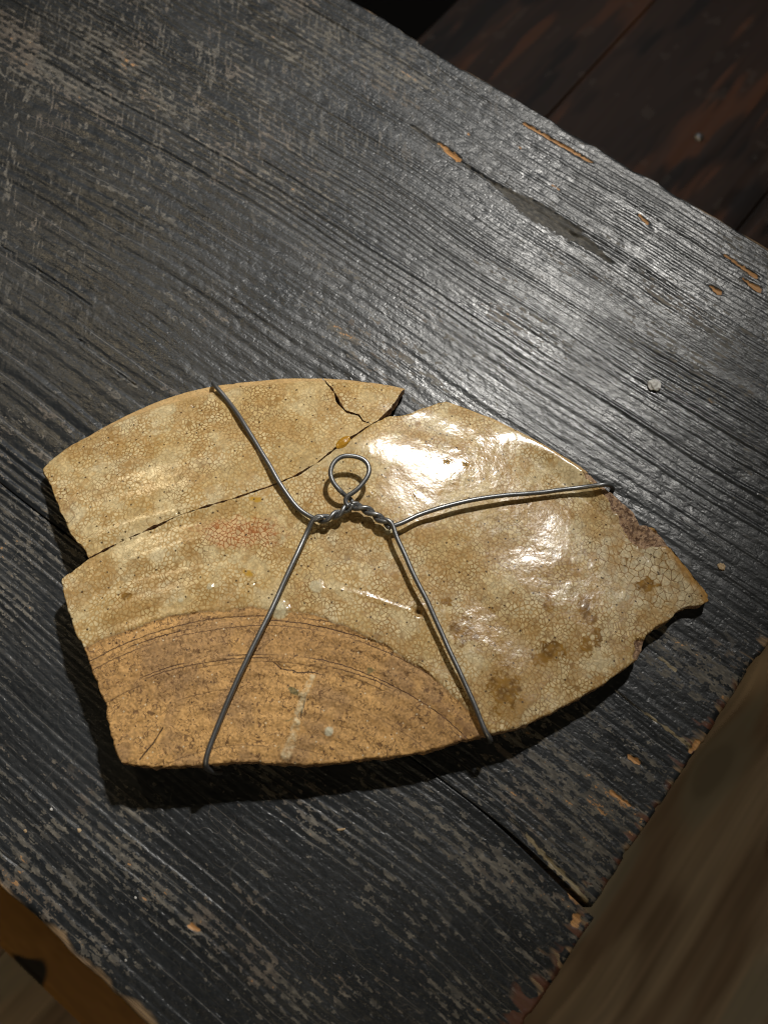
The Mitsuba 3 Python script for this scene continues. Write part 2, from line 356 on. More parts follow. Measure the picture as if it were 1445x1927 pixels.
def bench_color(p, n, uv):
    x, y = p.x * 1000, p.y * 1000
    N = mikit.noise
    wx = x + 9 * (N(x / 30, y / 90, 130) - 0.5)
    c = mix((0.050, 0.031, 0.026), (0.105, 0.064, 0.050), mikit.fbm(wx / 8, y / 110, 131, octaves=3))
    red = smoothstep(0.53, 0.69, mikit.fbm(wx / 13 + 3, y / 95, 133, octaves=3))
    c = mix(c, (0.23, 0.098, 0.05), red * 0.75)
    blk = smoothstep(0.55, 0.7, mikit.fbm(wx / 16 + 8, y / 70, 135, octaves=3))
    c = mix(c, (0.022, 0.018, 0.017), blk * 0.8)
    scuff = smoothstep(0.72, 0.8, mikit.fbm(x / 9, y / 12, 137, octaves=2))
    return mix(c, (0.20, 0.17, 0.15), scuff * 0.25)


scene["bench_wood"] = bump({"type": "principled", "base_color": proc(bench_color), "roughness": 0.42, "specular": 0.35},
                           lambda p, n, uv: 0.0004 * mikit.fbm(p.x * 160, p.y * 9, 139, octaves=2), eps=0.0006)
for k, (x0, x1) in enumerate(((-0.2310, -0.1242), (-0.1240, 0.0198), (0.0200, 0.13))):
    add("dark_bench__board" + (f"_{k:03d}" if k else ""), rbox(x0, x1, 0.225, 0.95, -0.178, -0.15, 0.0012), "bench_wood", smooth=40)
for k, (lx, ly) in enumerate(((-0.19, 0.28), (0.09, 0.28), (-0.19, 0.9), (0.09, 0.9))):
    add("dark_bench__leg" + (f"_{k:03d}" if k else ""), rbox(lx - 0.022, lx + 0.022, ly - 0.022, ly + 0.022, -0.42, -0.1785), "bench_wood", smooth=40)
labels["dark_bench"] = {"label": "dark reddish brown wooden bench beyond the far edge of the table", "category": "bench"}
scene["nail_steel"] = {"type": "principled", "base_color": {"type": "rgb", "value": [0.5, 0.5, 0.52]}, "metallic": 0.8, "roughness": 0.35}
nail = trimesh.creation.icosphere(2, 0.0034); nail.apply_scale([1, 1, 0.55])
_n = [(-37, 375.6)][0]
nail.apply_translation([_n[0] / 1000, _n[1] / 1000, -0.1498])
add("dark_bench__nail", nail, "nail_steel", smooth=True, label="shiny round nail head in the dark boards")
scene["added_gap_black"] = {"type": "principled", "base_color": {"type": "rgb", "value": [0.006, 0.005, 0.005]}, "roughness": 0.6, "specular": 0.15}
add("added_gap_block__body", rbox(-0.75, -0.245, 0.28, 0.75, -0.4195, -0.28, 0.008), "added_gap_black", smooth=40)  # black block added to make the gap beside the bench dark
add("added_gap_block__upper_slab", rbox(-0.752, -0.243, 0.278, 0.752, -0.2795, -0.262, 0.004), "added_gap_black", smooth=40)
labels["added_gap_block"] = {"label": "added black block that darkens the gap left of the bench, at the top", "category": "box"}

# ------------------------------------------------------------------ the broken dish, bottom up, in three pieces
# pencil of circles from the rim (s = 0) to the edge of the bare foot disc (s = 1), in mm
CA, CB, RA, RB = (48.7, -110.2), (56.1, -154.6), 173.3, 111.7


def level(x, y, B):
    dx, dy, rr = CB[0] - CA[0], CB[1] - CA[1], RB - RA
    ex, ey = x - CA[0], y - CA[1]
    a = dx * dx + dy * dy - rr * rr
    b = -2 * (ex * dx + ey * dy) - 2 * RA * rr
    c = ex * ex + ey * ey - RA * RA
    D = B.sqrt(B.maximum(b * b - 4 * a * c, 1e-6))
    return (-b + D) / (2 * a)


MAIN = [(-74.7, -99.6), (-74.2, -97.4), (-73.1, -93.6), (-72.2, -87.6), (-70.5, -83.6), (-68.7, -78.9), (-66.7, -73.8), (-63.1, -66.9), (-60.1, -60.7), (-57.1, -54.1), (-55.8, -52), (-50.4, -43.5), (-44.6, -35), (-40.3, -27.6), (-36, -20.1), (-34.3, -16.4), (-32.5, -12.9), (-29.5, -3.6), (-27.9, 5.1), (-27, 9.6), (-25.6, 14.9), (-24.2, 22.9), (-22.9, 28), (-21.2, 31.1), (-17.3, 34.7), (-13.3, 44), (-11.3, 48.2), (-8.1, 53.1), (-4.3, 55.3), (3.5, 57.5), (10.1, 59.4), (16.5, 60.4), (24.4, 61.5), (32.6, 62.6), (41.3, 63.5), (49.1, 63.8), (55.4, 63.5), (59.7, 62.7), (60.1, 60.5), (63.2, 61.2), (67, 61.1), (72.8, 60.2), (78.3, 59.5), (82.6, 56.6), (85, 58.3), (87.5, 59.9), (92, 59), (97, 57.1), (102.1, 55.3), (107.5, 53.6), (111.9, 51.9), (115.9, 50.8), (118.9, 49.8), (120.2, 46.2), (118.9, 43.3), (114.9, 39.8), (113.2, 35.8), (112.2, 30.2), (110.4, 25.2), (108.6, 19.6), (108.8, 17), (110.5, 13.2), (110.8, 9.3), (109, 2.3), (106.5, -5.7), (103.9, -12.5), (99.5, -22.6), (97.1, -27.9), (94.4, -33.3), (91.7, -38.1), (88.1, -43.1), (82.7, -49.7), (78.4, -54.9), (75.4, -59.2), (70.4, -66.1), (65.9, -70.9), (60.8, -75.8), (55.6, -80.6), (49.7, -87.4), (44.1, -92.3), (37, -98.1), (31.8, -102.3), (28.2, -104.5), (25.7, -106.1), (19.8, -111.5), (13.5, -117.2), (7.8, -122.5), (1, -128.3), (-5.7, -132.4), (-9.3, -134.6), (-11, -134.2), (-12.7, -133.2), (-16.6, -131.2), (-19, -129.8), (-21.7, -127.8), (-28.6, -122.8), (-32.9, -121), (-37.4, -118.8), (-42.7, -116.1), (-46.4, -114.1), (-50.5, -112.7), (-53.6, -111.6), (-60.4, -108.3), (-64.7, -106.2), (-68.1, -103.8), (-71.7, -101.8)]
UPPER = [(-115.8, -71.5), (-116.7, -67.6), (-115.3, -57.9), (-114.6, -52.3), (-113.4, -46.4), (-111.3, -39.7), (-108.8, -33.1), (-106.4, -27.1), (-103.8, -21.2), (-100.5, -15.1), (-97.1, -9.6), (-93.6, -5), (-89.9, -0.5), (-85.9, 3.8), (-81.5, 8.2), (-74.1, 15.1), (-69.3, 19.6), (-64.1, 23.6), (-55.8, 29.8), (-53.5, 28.4), (-50.6, 27), (-48.5, 26.5), (-46.4, 25.7), (-44.3, 24.3), (-42.3, 22.4), (-40.2, 22), (-36.9, 21), (-34.9, 20.9), (-33.2, 21.6), (-30.9, 22.8), (-27.8, 21.6), (-24.2, 22.6), (-25.6, 14.9), (-27, 9.6), (-27.9, 5.1), (-29.5, -3.6), (-32.5, -12.9), (-34.3, -16.4), (-36, -20.1), (-40.3, -27.6), (-44.6, -35), (-50.4, -43.5), (-55.8, -52), (-57.1, -54.1), (-60.1, -60.7), (-63.1, -66.9), (-66.7, -73.8), (-68.7, -78.9), (-70.5, -83.6), (-72.2, -87.6), (-77.3, -85.9), (-80.5, -85.6), (-83.6, -85.1), (-86.5, -84), (-89.7, -82.7), (-93.1, -81.3), (-96.4, -79.9), (-101, -77.8), (-105.7, -75.5), (-110.1, -74), (-113.9, -72.7)]
SMALL = [(-55.8, 29.8), (-47.9, 35), (-38.4, 40.6), (-31.6, 44.4), (-25.9, 47), (-25, 45.9), (-24.8, 42.1), (-23.8, 37.2), (-23.6, 33.9), (-23.5, 29.9), (-23, 26.9), (-24.2, 22.6), (-28.1, 22), (-31.2, 23.2), (-34.5, 21.8), (-36.7, 21.4), (-39.9, 22.6), (-42.3, 23.8), (-44.3, 24.9), (-46.8, 26.2), (-48.9, 27), (-50.8, 27.2), (-53.5, 28.4)]
CHIP = [(64.4, 61.3, 3), (76.4, 58.2, 5), (76.4, 58.2, 5), (86.6, 53, 4.6), (86.6, 53, 4.4), (92.9, 57.4, 3.4), (55.6, 61.9, 2.2), (60.2, 61.8, 2.6), (108.6, 14.3, 2.2), (110.8, 10.8, 2.2)]
CHIPS = [(*CHIP[i][:2], *CHIP[i + 1][:2], CHIP[i][2], CHIP[i + 1][2]) for i in range(0, len(CHIP), 2)]
PITS = [(37.3, -26.9, 2.3), (8.7, 28.8, 0.9), (15.3, 32.9, 0.95), (16.1, 22.7, 0.6), (-0.9, 31.1, 0.45), (7.3, 36.4, 0.45), (18.1, 30.6, 0.35), (-5.2, -0.8, 0.5), (8.3, 8.4, 0.4), (-87.5, -14.1, 1.2), (-17.7, -58.3, 0.8), (-16, -56.4, 0.8), (-67.2, -74.2, 1), (-57.7, -53.2, 1.1)]
RIDGE = [(3.6, -43.2), (10.1, -38.8), (10.1, -38.8), (19.4, -34.7), (19.4, -34.7), (34.8, -29)]
LUMPS = [(-2, -58.8, 3.6, 0.55), (2.5, -43.4, 3, 0.28), (39.7, -81.3, 2, 0.6), (9.2, -9.2, 2.2, 0.35), (-27.8, -67.9, 1.4, 0.4), (-32.8, -78.4, 1.3, 0.4)]
WORM = [(9.1, -74.9), (12.3, -74.9), (12.3, -74.9), (17.8, -72.1), (17.8, -72.1), (23.6, -67.9), (-5.4, -129.2), (-5.5, -122.2), (-5.5, -122.2), (-6.4, -116.6), (25.5, -77), (28.8, -83.8)]
SCRAPE = [(23.1, -70.2, 1.2), (24.8, -77.5, 1.8), (24.8, -77.5, 1.8), (28.9, -86, 1.6), (28.9, -86, 1.6), (33.3, -96.5, 2.4)]
# the turning marks on the foot disc: centre and radius (mm), depth
RC = (69.0, -158.5)
RINGS = ((106.1, 0.30), (104.9, 0.22), (120.2, 0.22), (118.2, 0.26), (116.4, 0.2), (93.6, 0.12), (74.0, 0.12), (103.4, 0.15))


def chip_mask(x, y, B):
    j = 1.6 * (B.noise(x / 3.2, y / 3.2, 200) - 0.5) + 0.9 * (B.noise(x / 1.1, y / 1.1, 201) - 0.5)
    m = 0 * x
    for x0, y0, x1, y1, r0, r1 in CHIPS:
        d, t = seg(x, y, x0, y0, x1, y1, B)
        m = B.maximum(m, B.smooth(-0.35, 0.35, r0 + (r1 - r0) * t + j - d))
    return m


def disc_mask(x, y, B):
    """1 on the bare clay of the foot disc."""
    d = B.sqrt((x - 56.1) * (x - 56.1) + (y + 154.6) * (y + 154.6)) + 1.9 * (B.noise(x / 9, y / 9, 203) - 0.5) + 1.0 * (B.noise(x / 2.2, y / 2.2, 204) - 0.5)
    return 1 - B.smooth(111.4, 112.1, d)


def top_height(x, y):
    s = level(x, y, NP)
    inner = np.maximum(s - 1, 0)
    sc = np.minimum(s, 1.0)
    sk = np.minimum(sc, 0.68)
    z = 5 + 26.0 * (sk - sk * sk / 1.46) + 9.5 * (sc - sk) + 0.4 * (1 - np.exp(-inner / 0.06))
    z -= 3.9 * (NP.smooth(10, 55, x) - 0.35 * NP.smooth(70, 120, x)) * NP.smooth(0.01, 0.11, s)
    # throwing ridges, uneven round the dish
    a = np.arctan2(y + 130, x - 52)
    left = NP.smooth(-15, -45, x) * NP.smooth(0.5, 0.66, s)
    und = np.sin(2 * np.pi * (s * 3.4 + 0.55 * npn(a * 1.3, 1) + 0.10)) * 0.34 * (0.5 + npn(a * 2.2, s * 2, 8)) * (1 - 0.75 * NP.smooth(-35, 15, x))
    und = und * (1 - left) + left * (0.30 + 0.15 * npn(a * 4, 3)) * np.sin(2 * np.pi * (s / 0.19 + 0.316 + 0.25 * npn(a * 2, 5)))
    z += und * NP.smooth(0.06, 0.16, s) * (1 - NP.smooth(0.93, 1.0, s))
    z += 1.0 * (npn(x / 46, y / 46, 210) - 0.5) * NP.smooth(0.0, 0.15, s) + 0.28 * (npn(x / 11, y / 11, 211) - 0.5) + 0.06 * (npn(x / 3.0, y / 3.0, 212) - 0.5)
    z += 1.8 * np.exp(-((x + 32) ** 2 + (y - 18) ** 2) / (2 * 27.0 ** 2)) - 0.065 * (x + 3) * np.exp(-((x + 3) ** 2 + (y - 24) ** 2) / (2 * 26.0 ** 2))
    # the glaze ends in a low step at the disc; the disc is slightly sunk and scored with turning marks
    m = disc_mask(x, y, NP)
    z -= 0.75 * m
    r = np.hypot(x - RC[0], y - RC[1])
    a2 = np.arctan2(y - RC[1], x - RC[0])
    for R, dep in RINGS:
        w = r - R - 0.9 * (npn(a2 * 5, R) - 0.5)
        z -= dep * m * np.exp(-(w / 0.33) ** 2) * NP.smooth(0.25, 0.6, npn(a2 * 7, R + 3))
    z += m * (0.30 * (npn(x / 1.1, y / 1.1, 214) - 0.5) + 0.16 * np.sin(r * 1.15 + 2 * npn(a2 * 3, 4)) + 0.3 * (npn(x / 7, r / 1.6, 215) - 0.5))
    z -= 1.5 * chip_mask(x, y, NP) * (0.6 + 0.6 * npn(x / 1.8, y / 1.8, 216))
    for px, py, pr in PITS:
        d = np.hypot(x - px, y - py)
        z += -0.9 * pr * np.exp(-(d / (0.5 * pr)) ** 2) + 0.12 * np.exp(-((d - pr * 1.25) / (0.35 * pr)) ** 2)
    for (lx, ly, lr, lh) in LUMPS:
        d = np.hypot(x - lx, y - ly) + 0.5 * (npn(x / 2, y / 2, 217) - 0.5)
        z += lh * np.sqrt(np.clip(1 - (d / lr) ** 2, 0, 1))
    for i in range(0, len(RIDGE), 2):
        d, t = seg(x, y, *RIDGE[i], *RIDGE[i + 1], NP)
        z += 0.17 * np.exp(-(d / 0.8) ** 2)
    for i in range(0, len(WORM), 2):
        d, t = seg(x, y + 0.8 * (npn(x / 1.6, y / 1.6, 218) - 0.5), *WORM[i], *WORM[i + 1], NP)
        z -= 0.55 * np.exp(-(d / 0.38) ** 2)
    for i in range(0, len(SCRAPE), 2):
        x0, y0, r0 = SCRAPE[i]; x1, y1, r1 = SCRAPE[i + 1]
        d, t = seg(x, y, x0, y0, x1, y1, NP)
        z += 0.75 * np.exp(-(d / (r0 + (r1 - r0) * t)) ** 2) * (0.5 + npn(x / 1.5, y / 1.5, 219))
    z -= 2.6 * NP.smooth(0.022, 0.0, s) ** 2     # rolled rim
    return z


def fragment(outline, gap):
    """A piece of the dish: its outline (mm, seen from above), its broken sides rough, about 6 mm thick."""
    pg = shapely.Polygon(outline).buffer(-gap).buffer(0)
    pg = max(getattr(pg, "geoms", [pg]), key=lambda g: g.area)
    ring = shapely.segmentize(pg, 0.8).exterior
    q = np.array(ring.coords)[:-1]
    t = np.arange(len(q)) * 0.8
    e = np.roll(q, -1, 0) - np.roll(q, 1, 0); nr = np.stack([e[:, 1], -e[:, 0]], 1); nr /= np.linalg.norm(nr, axis=1, keepdims=True) + 1e-9
    rimness = NP.smooth(0.05, 0.0, level(q[:, 0], q[:, 1], NP))[:, None]
    j = 0.55 * (npn(q[:, 0] / 1.7, q[:, 1] / 1.7, 230) - 0.5) + 0.5 * (npn(q[:, 0] / 4.5, q[:, 1] / 4.5, 231) - 0.5)
    q = q + nr * j[:, None] * (1 - 0.85 * rimness)
    q = np.array(shapely.Polygon(q).buffer(0).exterior.coords)[:-1]
    q = q if shapely.LinearRing(q).is_ccw else q[::-1]
    slab = m3.CrossSection([q]).extrude(1.0, 5)
    mesh = slab.refine_to_length(0.85).to_mesh()
    v = mesh.vert_properties[:, :3].astype(float); f = mesh.tri_verts
    x, y, u = v.T
    top = top_height(x, y)
    bot = np.maximum(np.minimum(top - 6.2, 12.0), 0.25)
    s = level(x, y, NP)
    z = bot + (top - bot) * u
    side = (u > 0.03) & (u < 0.97)
    k = 1.1 * (np.stack([npn(x / 2, y / 2, z / 2 + 240), npn(x / 2, y / 2, z / 2 + 260)], 1) - 0.5)
    # broken faces lean a little inwards below the glaze
    c = q.mean(0)
    d = c - v[:, :2]; d /= np.linalg.norm(d, axis=1, keepdims=True)
    xy = v[:, :2] + k * side[:, None] + d * (0.9 * (1 - u) * NP.smooth(0.06, 0.0, s) * 1.2)[:, None]
    return trimesh.Trimesh(np.column_stack([xy, z]) * 0.001, f, process=False)


STAIN = [(-34.2, -45, 17, 6.5)]      # red iron patches: long and short half axis
BROWN = [(80, -30.4, 5.5, 7), (83.9, -8.3, 4.6, 3.2), (82.6, -13.1, 3.2, 2.4), (85, 13.6, 2.2, 4.6), (93, 1.5, 2, 3), (73, 6.5, 1.8, 4), (54.4, -23.1, 4.5, 4.5), (93.3, 8.3, 1.4, 6), (43.1, -16.5, 1.4, 1.2), (58.3, -8.7, 0.8, 0.8), (98.4, 37.3, 4.5, 2.2), (-1.1, -126.3, 2.6, 2), (-49.8, -89, 2.6, 1.2)]
AMBER = [(-38.3, -30.6, 2.6, 1.4), (-19.9, -55, 1.8, 1.6)]


def spots(x, y, table, ang=-0.67, rough=0.55, seed=300):
    N = mikit.noise
    c, s = math.cos(ang), math.sin(ang)
    j = rough * (mikit.fbm(x / 2.3, y / 2.3, seed, octaves=4) - 0.58) * 3.0
    m = 0 * x
    for px, py, a, b in table:
        # half axes lie along the picture's horizontal and vertical, turned into the table's axes
        ex, ey = x - px + 1.6 * (N(x / 1.5, y / 1.5, seed + 40) - 0.5), y - py + 1.6 * (N(x / 1.5, y / 1.5, seed + 41) - 0.5)
        u = (ex * math.cos(0.669) + ey * math.sin(0.669)) / a
        w = (ey * math.cos(0.669) - ex * math.sin(0.669)) / b
        m = dr.maximum(m, 1 - smoothstep(0.45, 1.15, dr.sqrt(u * u + w * w + 1e-9) + j))
    return m


def craze(x, y):
    """Crackle lines: (fine net, coarse net, which)"""
    N = mikit.noise
    wx, wy = x + 1.0 * (N(x / 2.4, y / 2.4, 310) - 0.5), y + 1.0 * (N(x / 2.4, y / 2.4, 311) - 0.5)
    a1, b1, r1 = mikit.voronoi(wx / 1.6, wy / 1.6)
    a2, b2, r2 = mikit.voronoi(wx / 2.9 + 40, wy / 2.9 + 11)
    return b1 - a1, b2 - a2, r1, r2


TIP = [(93.8, 50.4)][0]


def glaze_color(p, n, uv):
    x, y = p.x * 1000, p.y * 1000
    N = mikit.noise
    s = level(x, y, DJ)
    f1, f2, r1, r2 = craze(x, y)
    # the coarse net lies on the right hand tip and where the iron is
    red = spots(x, y, STAIN, rough=0.35, seed=302)
    coarse = smoothstep(0.2, 0.75, 0.5 * (N(x / 6, y / 6, 312) - 0.5) + smoothstep(38, 8, dr.sqrt(dr.square(x - TIP[0]) + dr.square(y - TIP[1]) + 1e-6)))
    m1 = (1 - smoothstep(0.05, 0.30, f1)) * (1 - 0.75 * coarse)
    halo = (1 - smoothstep(0.05, 0.55, f1)) * (1 - 0.6 * coarse) + 0.6 * coarse * (1 - smoothstep(0.03, 0.22, f2))
    m2 = 1 - smoothstep(0.02, 0.15, f2)
    ochre = mikit.fbm(x / 12 + 3, y / 12, 313, octaves=4)
    net = smoothstep(0.38, 0.66, mikit.fbm(x / 11 + 31, y / 11, 315, octaves=3) + 0.16 * smoothstep(25, 65, x - 0.2 * y))
    c = mix((0.565, 0.47, 0.275), (0.455, 0.335, 0.155), 0.75 * smoothstep(0.40, 0.70, ochre))
    c = mix(c, (0.58, 0.52, 0.36), smoothstep(0.52, 0.68, mikit.fbm(x / 13 + 7, y / 13, 316, octaves=3)) * 0.45)
    c = mix(c, (0.57, 0.53, 0.40), coarse * 0.6)
    c = c * (0.90 + 0.2 * dr.select(coarse > 0.5, r2, r1))
    main = (1 - smoothstep(0.004, 0.017, dr.abs(N(x / 10 + 0.35 * N(x / 2.5, y / 2.5, 324), y / 10, 325) - 0.5))) * smoothstep(0.4, 0.6, N(x / 16, y / 16, 326))
    lines = dr.clip(dr.maximum(m1 * (0.25 + 0.75 * net) + m2 * coarse * 0.95, 0.8 * main), 0, 1)
    tone = mix((0.27, 0.155, 0.05), (0.14, 0.065, 0.022), N(x / 22, y / 22, 317))
    c = mix(c, (0.40, 0.255, 0.09), dr.clip(halo * (0.15 + 0.9 * smoothstep(0.36, 0.62, mikit.fbm(x / 6.5, y / 6.5, 319, octaves=3))), 0, 1) * 0.75)
    c = mix(c, tone, lines * 0.7)
    c = mix(c, (0.36, 0.225, 0.085), 0.55 * smoothstep(0.50, 0.68, mikit.fbm(x / 4.2, y / 4.2, 318, octaves=3) + 0.25 * (net - 0.5)))
    c = mix(c, mix((0.50, 0.32, 0.165), (0.29, 0.105, 0.032), m1 * 0.9), red * (0.62 + 0.38 * m1))
    # ochre run of glaze along the rim
    rim = smoothstep(0.030 + 0.025 * smoothstep(75, 100, x), 0.010, s + 0.010 * (N(x / 3, y / 3, 320) - 0.5))
    c = mix(c, mix((0.50, 0.34, 0.16), (0.36, 0.185, 0.04), smoothstep(70, 100, x)), rim * 0.8)
    c = c * mi.Color3f(0.95, 0.92, 0.88)
    c = c * (0.84 + 0.32 * N(x / 0.62, y / 0.62, 322)) * (0.92 + 0.16 * N(x / 1.7, y / 1.7, 323))
    brown = spots(x, y, BROWN, rough=0.75, seed=304)
    c = mix(c, mix((0.29, 0.155, 0.03), (0.12, 0.06, 0.014), N(x / 1.6, y / 1.6, 321)), dr.clip(brown * (0.8 + 0.7 * halo) * (0.7 + 0.6 * N(x / 1.1, y / 1.1, 328)), 0, 1) * 0.95)
    c = mix(c, (0.40, 0.23, 0.03), spots(x, y, AMBER, rough=0.4, seed=306) * 0.9)
    # iron specks and pinholes
    d1, d2, rr = mikit.voronoi(x / 5.2, y / 5.2)
    speck = (1 - smoothstep(0.04, 0.10, d1 + 0.05 * (N(x / 0.5, y / 0.5, 327) - 0.5))) * dr.select(rr > 0.62, 1.0, 0.0)
    d3, d4, rq = mikit.voronoi(x / 2.6 + 20, y / 2.6)
    speck2 = (1 - smoothstep(0.04, 0.09, d3)) * dr.select(rq > 0.80, 1.0, 0.0)
    c = mix(c, (0.055, 0.036, 0.02), dr.clip(speck + 0.7 * speck2, 0, 1) * 0.9)
    for px, py, pr in PITS:
        d = dr.sqrt(dr.square(x - px) + dr.square(y - py) + 1e-9)
        c = mix(c, (0.07, 0.045, 0.02), (1 - smoothstep(0.25 * pr, 0.62 * pr, d + 0.3 * (N(x / 0.8, y / 0.8, 330) - 0.5))) * 0.85)
    for lx, ly, lr, lh in LUMPS:
        d = dr.sqrt(dr.square(x - lx) + dr.square(y - ly) + 1e-9) + 0.8 * (N(x / 1.2, y / 1.2, 331) - 0.5)
        c = mix(c, (0.50, 0.475, 0.33), (1 - smoothstep(0.6 * lr, lr, d)) * 0.55)
    return c


def glaze_bump(p, n, uv):
    x, y = p.x * 1000, p.y * 1000
    N = mikit.noise
    f1, f2, r1, r2 = craze(x, y)
    h = 0.020 * N(x / 0.8, y / 0.8, 340) + 0.045 * N(x / 2.3, y / 2.3, 341) + 0.006 * N(x / 0.33, y / 0.33, 342)
    return (h - 0.006 * (1 - smoothstep(0.0, 0.15, f1))) * 0.001


def clay_color(p, n, uv):
    x, y = p.x * 1000, p.y * 1000
    N = mikit.noise
    g = mikit.fbm(x / 20, y / 20, 350, octaves=3)
    c = mix((0.52, 0.305, 0.115), (0.385, 0.222, 0.085), smoothstep(0.35, 0.65, g))
    c = mix(c, (0.29, 0.175, 0.085), 0.6 * smoothstep(0.52, 0.68, mikit.fbm(x / 12 + 4, y / 12, 351, octaves=3)))
    wx, wy = x + 1.3 * (N(x / 1.1, y / 1.1, 352) - 0.5), y + 1.3 * (N(x / 1.1, y / 1.1, 353) - 0.5)
    worm = 1 - smoothstep(0.02, 0.11, dr.abs(N(wx / 0.85, wy / 0.85, 354) - 0.5))
    c = mix(c, (0.13, 0.068, 0.028), worm * smoothstep(0.26, 0.55, N(x / 2.2, y / 2.2, 355)) * 0.85)
    c = c * (0.70 + 0.60 * N(x / 0.6, y / 0.6, 356))
    r = dr.sqrt(dr.square(x - RC[0]) + dr.square(y - RC[1]))
    a = dr.atan2(y - RC[1], x - RC[0])
    for R, dep in RINGS:
        w = r - R - 0.9 * (N(a * 5, R) - 0.5) + 0.35 * (N(x / 1.0, y / 1.0, 357) - 0.5)
        c = mix(c, (0.075, 0.038, 0.018), (1 - smoothstep(0.10, 0.30, dr.abs(w))) * smoothstep(0.25, 0.6, N(a * 7, R + 3)) * dr.minimum(1.0, dep * 4))
    # a darker scorched band just inside the glaze on the right
    band = smoothstep(6.5, 1.0, dr.abs(r - 108 + 4 * (N(a * 6, 5) - 0.5))) * smoothstep(35, 75, x)
    c = mix(c, (0.17, 0.090, 0.045), 0.55 * band * smoothstep(0.35, 0.6, N(x / 2.5, y / 2.5, 358)))
    for i in range(0, len(WORM), 2):
        d, t = seg(x, y + 0.8 * (N(x / 1.6, y / 1.6, 218) - 0.5), *WORM[i], *WORM[i + 1], DJ)
        c = mix(c, (0.04, 0.022, 0.012), (1 - smoothstep(0.12, 0.38, d)) * 0.9)
    for i in range(0, len(SCRAPE), 2):
        x0, y0, r0 = SCRAPE[i]; x1, y1, r1 = SCRAPE[i + 1]
        d, t = seg(x, y, x0, y0, x1, y1, DJ)
        c = mix(c, (0.66, 0.54, 0.33), (1 - smoothstep(0.4, 1.0, (d + 1.0 * (N(x / 1.3, y / 1.3, 359) - 0.5)) / (r0 + (r1 - r0) * t))) * 0.5 * N(x / 0.9, y / 0.9, 362) * 1.8)
    for lx, ly, lr, lh in LUMPS:
        d = dr.sqrt(dr.square(x - lx) + dr.square(y - ly) + 1e-9)
        c = mix(c, (0.50, 0.46, 0.33), 1 - smoothstep(0.6 * lr, lr, d + 0.6 * (N(x / 1.1, y / 1.1, 360) - 0.5)))
    d1, d2, rr = mikit.voronoi(x / 4.4 + 3, y / 4.4)
    c = mix(c, (0.05, 0.03, 0.02), (1 - smoothstep(0.04, 0.10, d1)) * dr.select(rr > 0.78, 0.9, 0.0))
    d1, d2, rr = mikit.voronoi(x / 3.4 + 13, y / 3.4 + 5)
    c = mix(c, (0.72, 0.62, 0.42), (1 - smoothstep(0.05, 0.12, d1)) * dr.select(rr > 0.85, 0.7, 0.0))
    green = spots(x, y, GREEN, rough=0.8, seed=308)
    c = mix(c, (0.10, 0.11, 0.05), green * 0.7)
    # broken faces and the chip: grainy pinkish grey body
    z = p.z * 1000
    body = mix((0.36, 0.235, 0.145), (0.11, 0.062, 0.038), smoothstep(0.3, 0.7, mikit.fbm(x / 0.9, y / 0.9, z / 0.9, octaves=3)))
    body = mix(body, (0.47, 0.34, 0.23), 0.6 * smoothstep(0.62, 0.80, N(x / 0.45, y / 0.45, z / 0.45)))
    return mix(body, c, disc_mask(x, y, DJ) * smoothstep(0.25, 0.5, n.z))


GREEN = [(21.4, -78.4, 1.6, 1), (26.3, -87.5, 1.4, 0.9), (29.2, -96.4, 1, 0.8), (38, -55, 1.4, 0.8)]


def clay_bump(p, n, uv):
    x, y, z = p.x * 1000, p.y * 1000, p.z * 1000
    N = mikit.noise
    return (0.26 * N(x / 0.7, y / 0.7, z / 0.7 + 370) + 0.22 * N(x / 1.6, y / 1.6, z / 1.6 + 371)) * 0.001


def bare_weight(p, n, uv):
    x, y = p.x * 1000, p.y * 1000
    m = dr.maximum(disc_mask(x, y, DJ), chip_mask(x, y, DJ))
    for px, py, lr, lh in LUMPS[:1]:
        m = dr.minimum(m, smoothstep(0.85 * lr, lr, dr.sqrt(dr.square(x - px) + dr.square(y - py) + 1e-9)))
    side = smoothstep(0.45, 0.25, n.z) * smoothstep(0.012, 0.03, level(x, y, DJ))
    return dr.clip(dr.maximum(m, side), 0, 1)


scene["glaze"] = bump({"type": "principled", "base_color": proc(glaze_color), "roughness": {"type": "rgb", "value": 0.0}, "specular": 0.29}, glaze_bump)
scene["glaze"]["bsdf"]["roughness"] = proc(lambda p, n, uv: 0.11 + 0.14 * mikit.fbm(p.x * 60, p.y * 60, 380, octaves=3))
scene["clay"] = bump({"type": "principled", "base_color": proc(clay_color), "roughness": 0.75, "specular": 0.3}, clay_bump)
scene["dish_surface"] = {"type": "blendbsdf", "weight": proc(bare_weight), "bsdf_0": scene.pop("glaze"), "bsdf_1": scene.pop("clay")}
add("broken_dish__fragment", fragment(MAIN, 0.36), "dish_surface", smooth=42, label="largest piece, with the bare clay foot disc")
add("broken_dish__fragment_001", fragment(UPPER, 0.26), "dish_surface", smooth=42, label="long upper left rim piece")
add("broken_dish__fragment_002", fragment(SMALL, 0.2), "dish_surface", smooth=42, label="small triangular rim piece at the top")
labels["broken_dish"] = {"label": "broken beige crackle glazed dish lying bottom up on the black table, wire tied round it", "category": "dish"}


def surface(x, y):
    return float(top_height(np.array([x]), np.array([y]))[0])


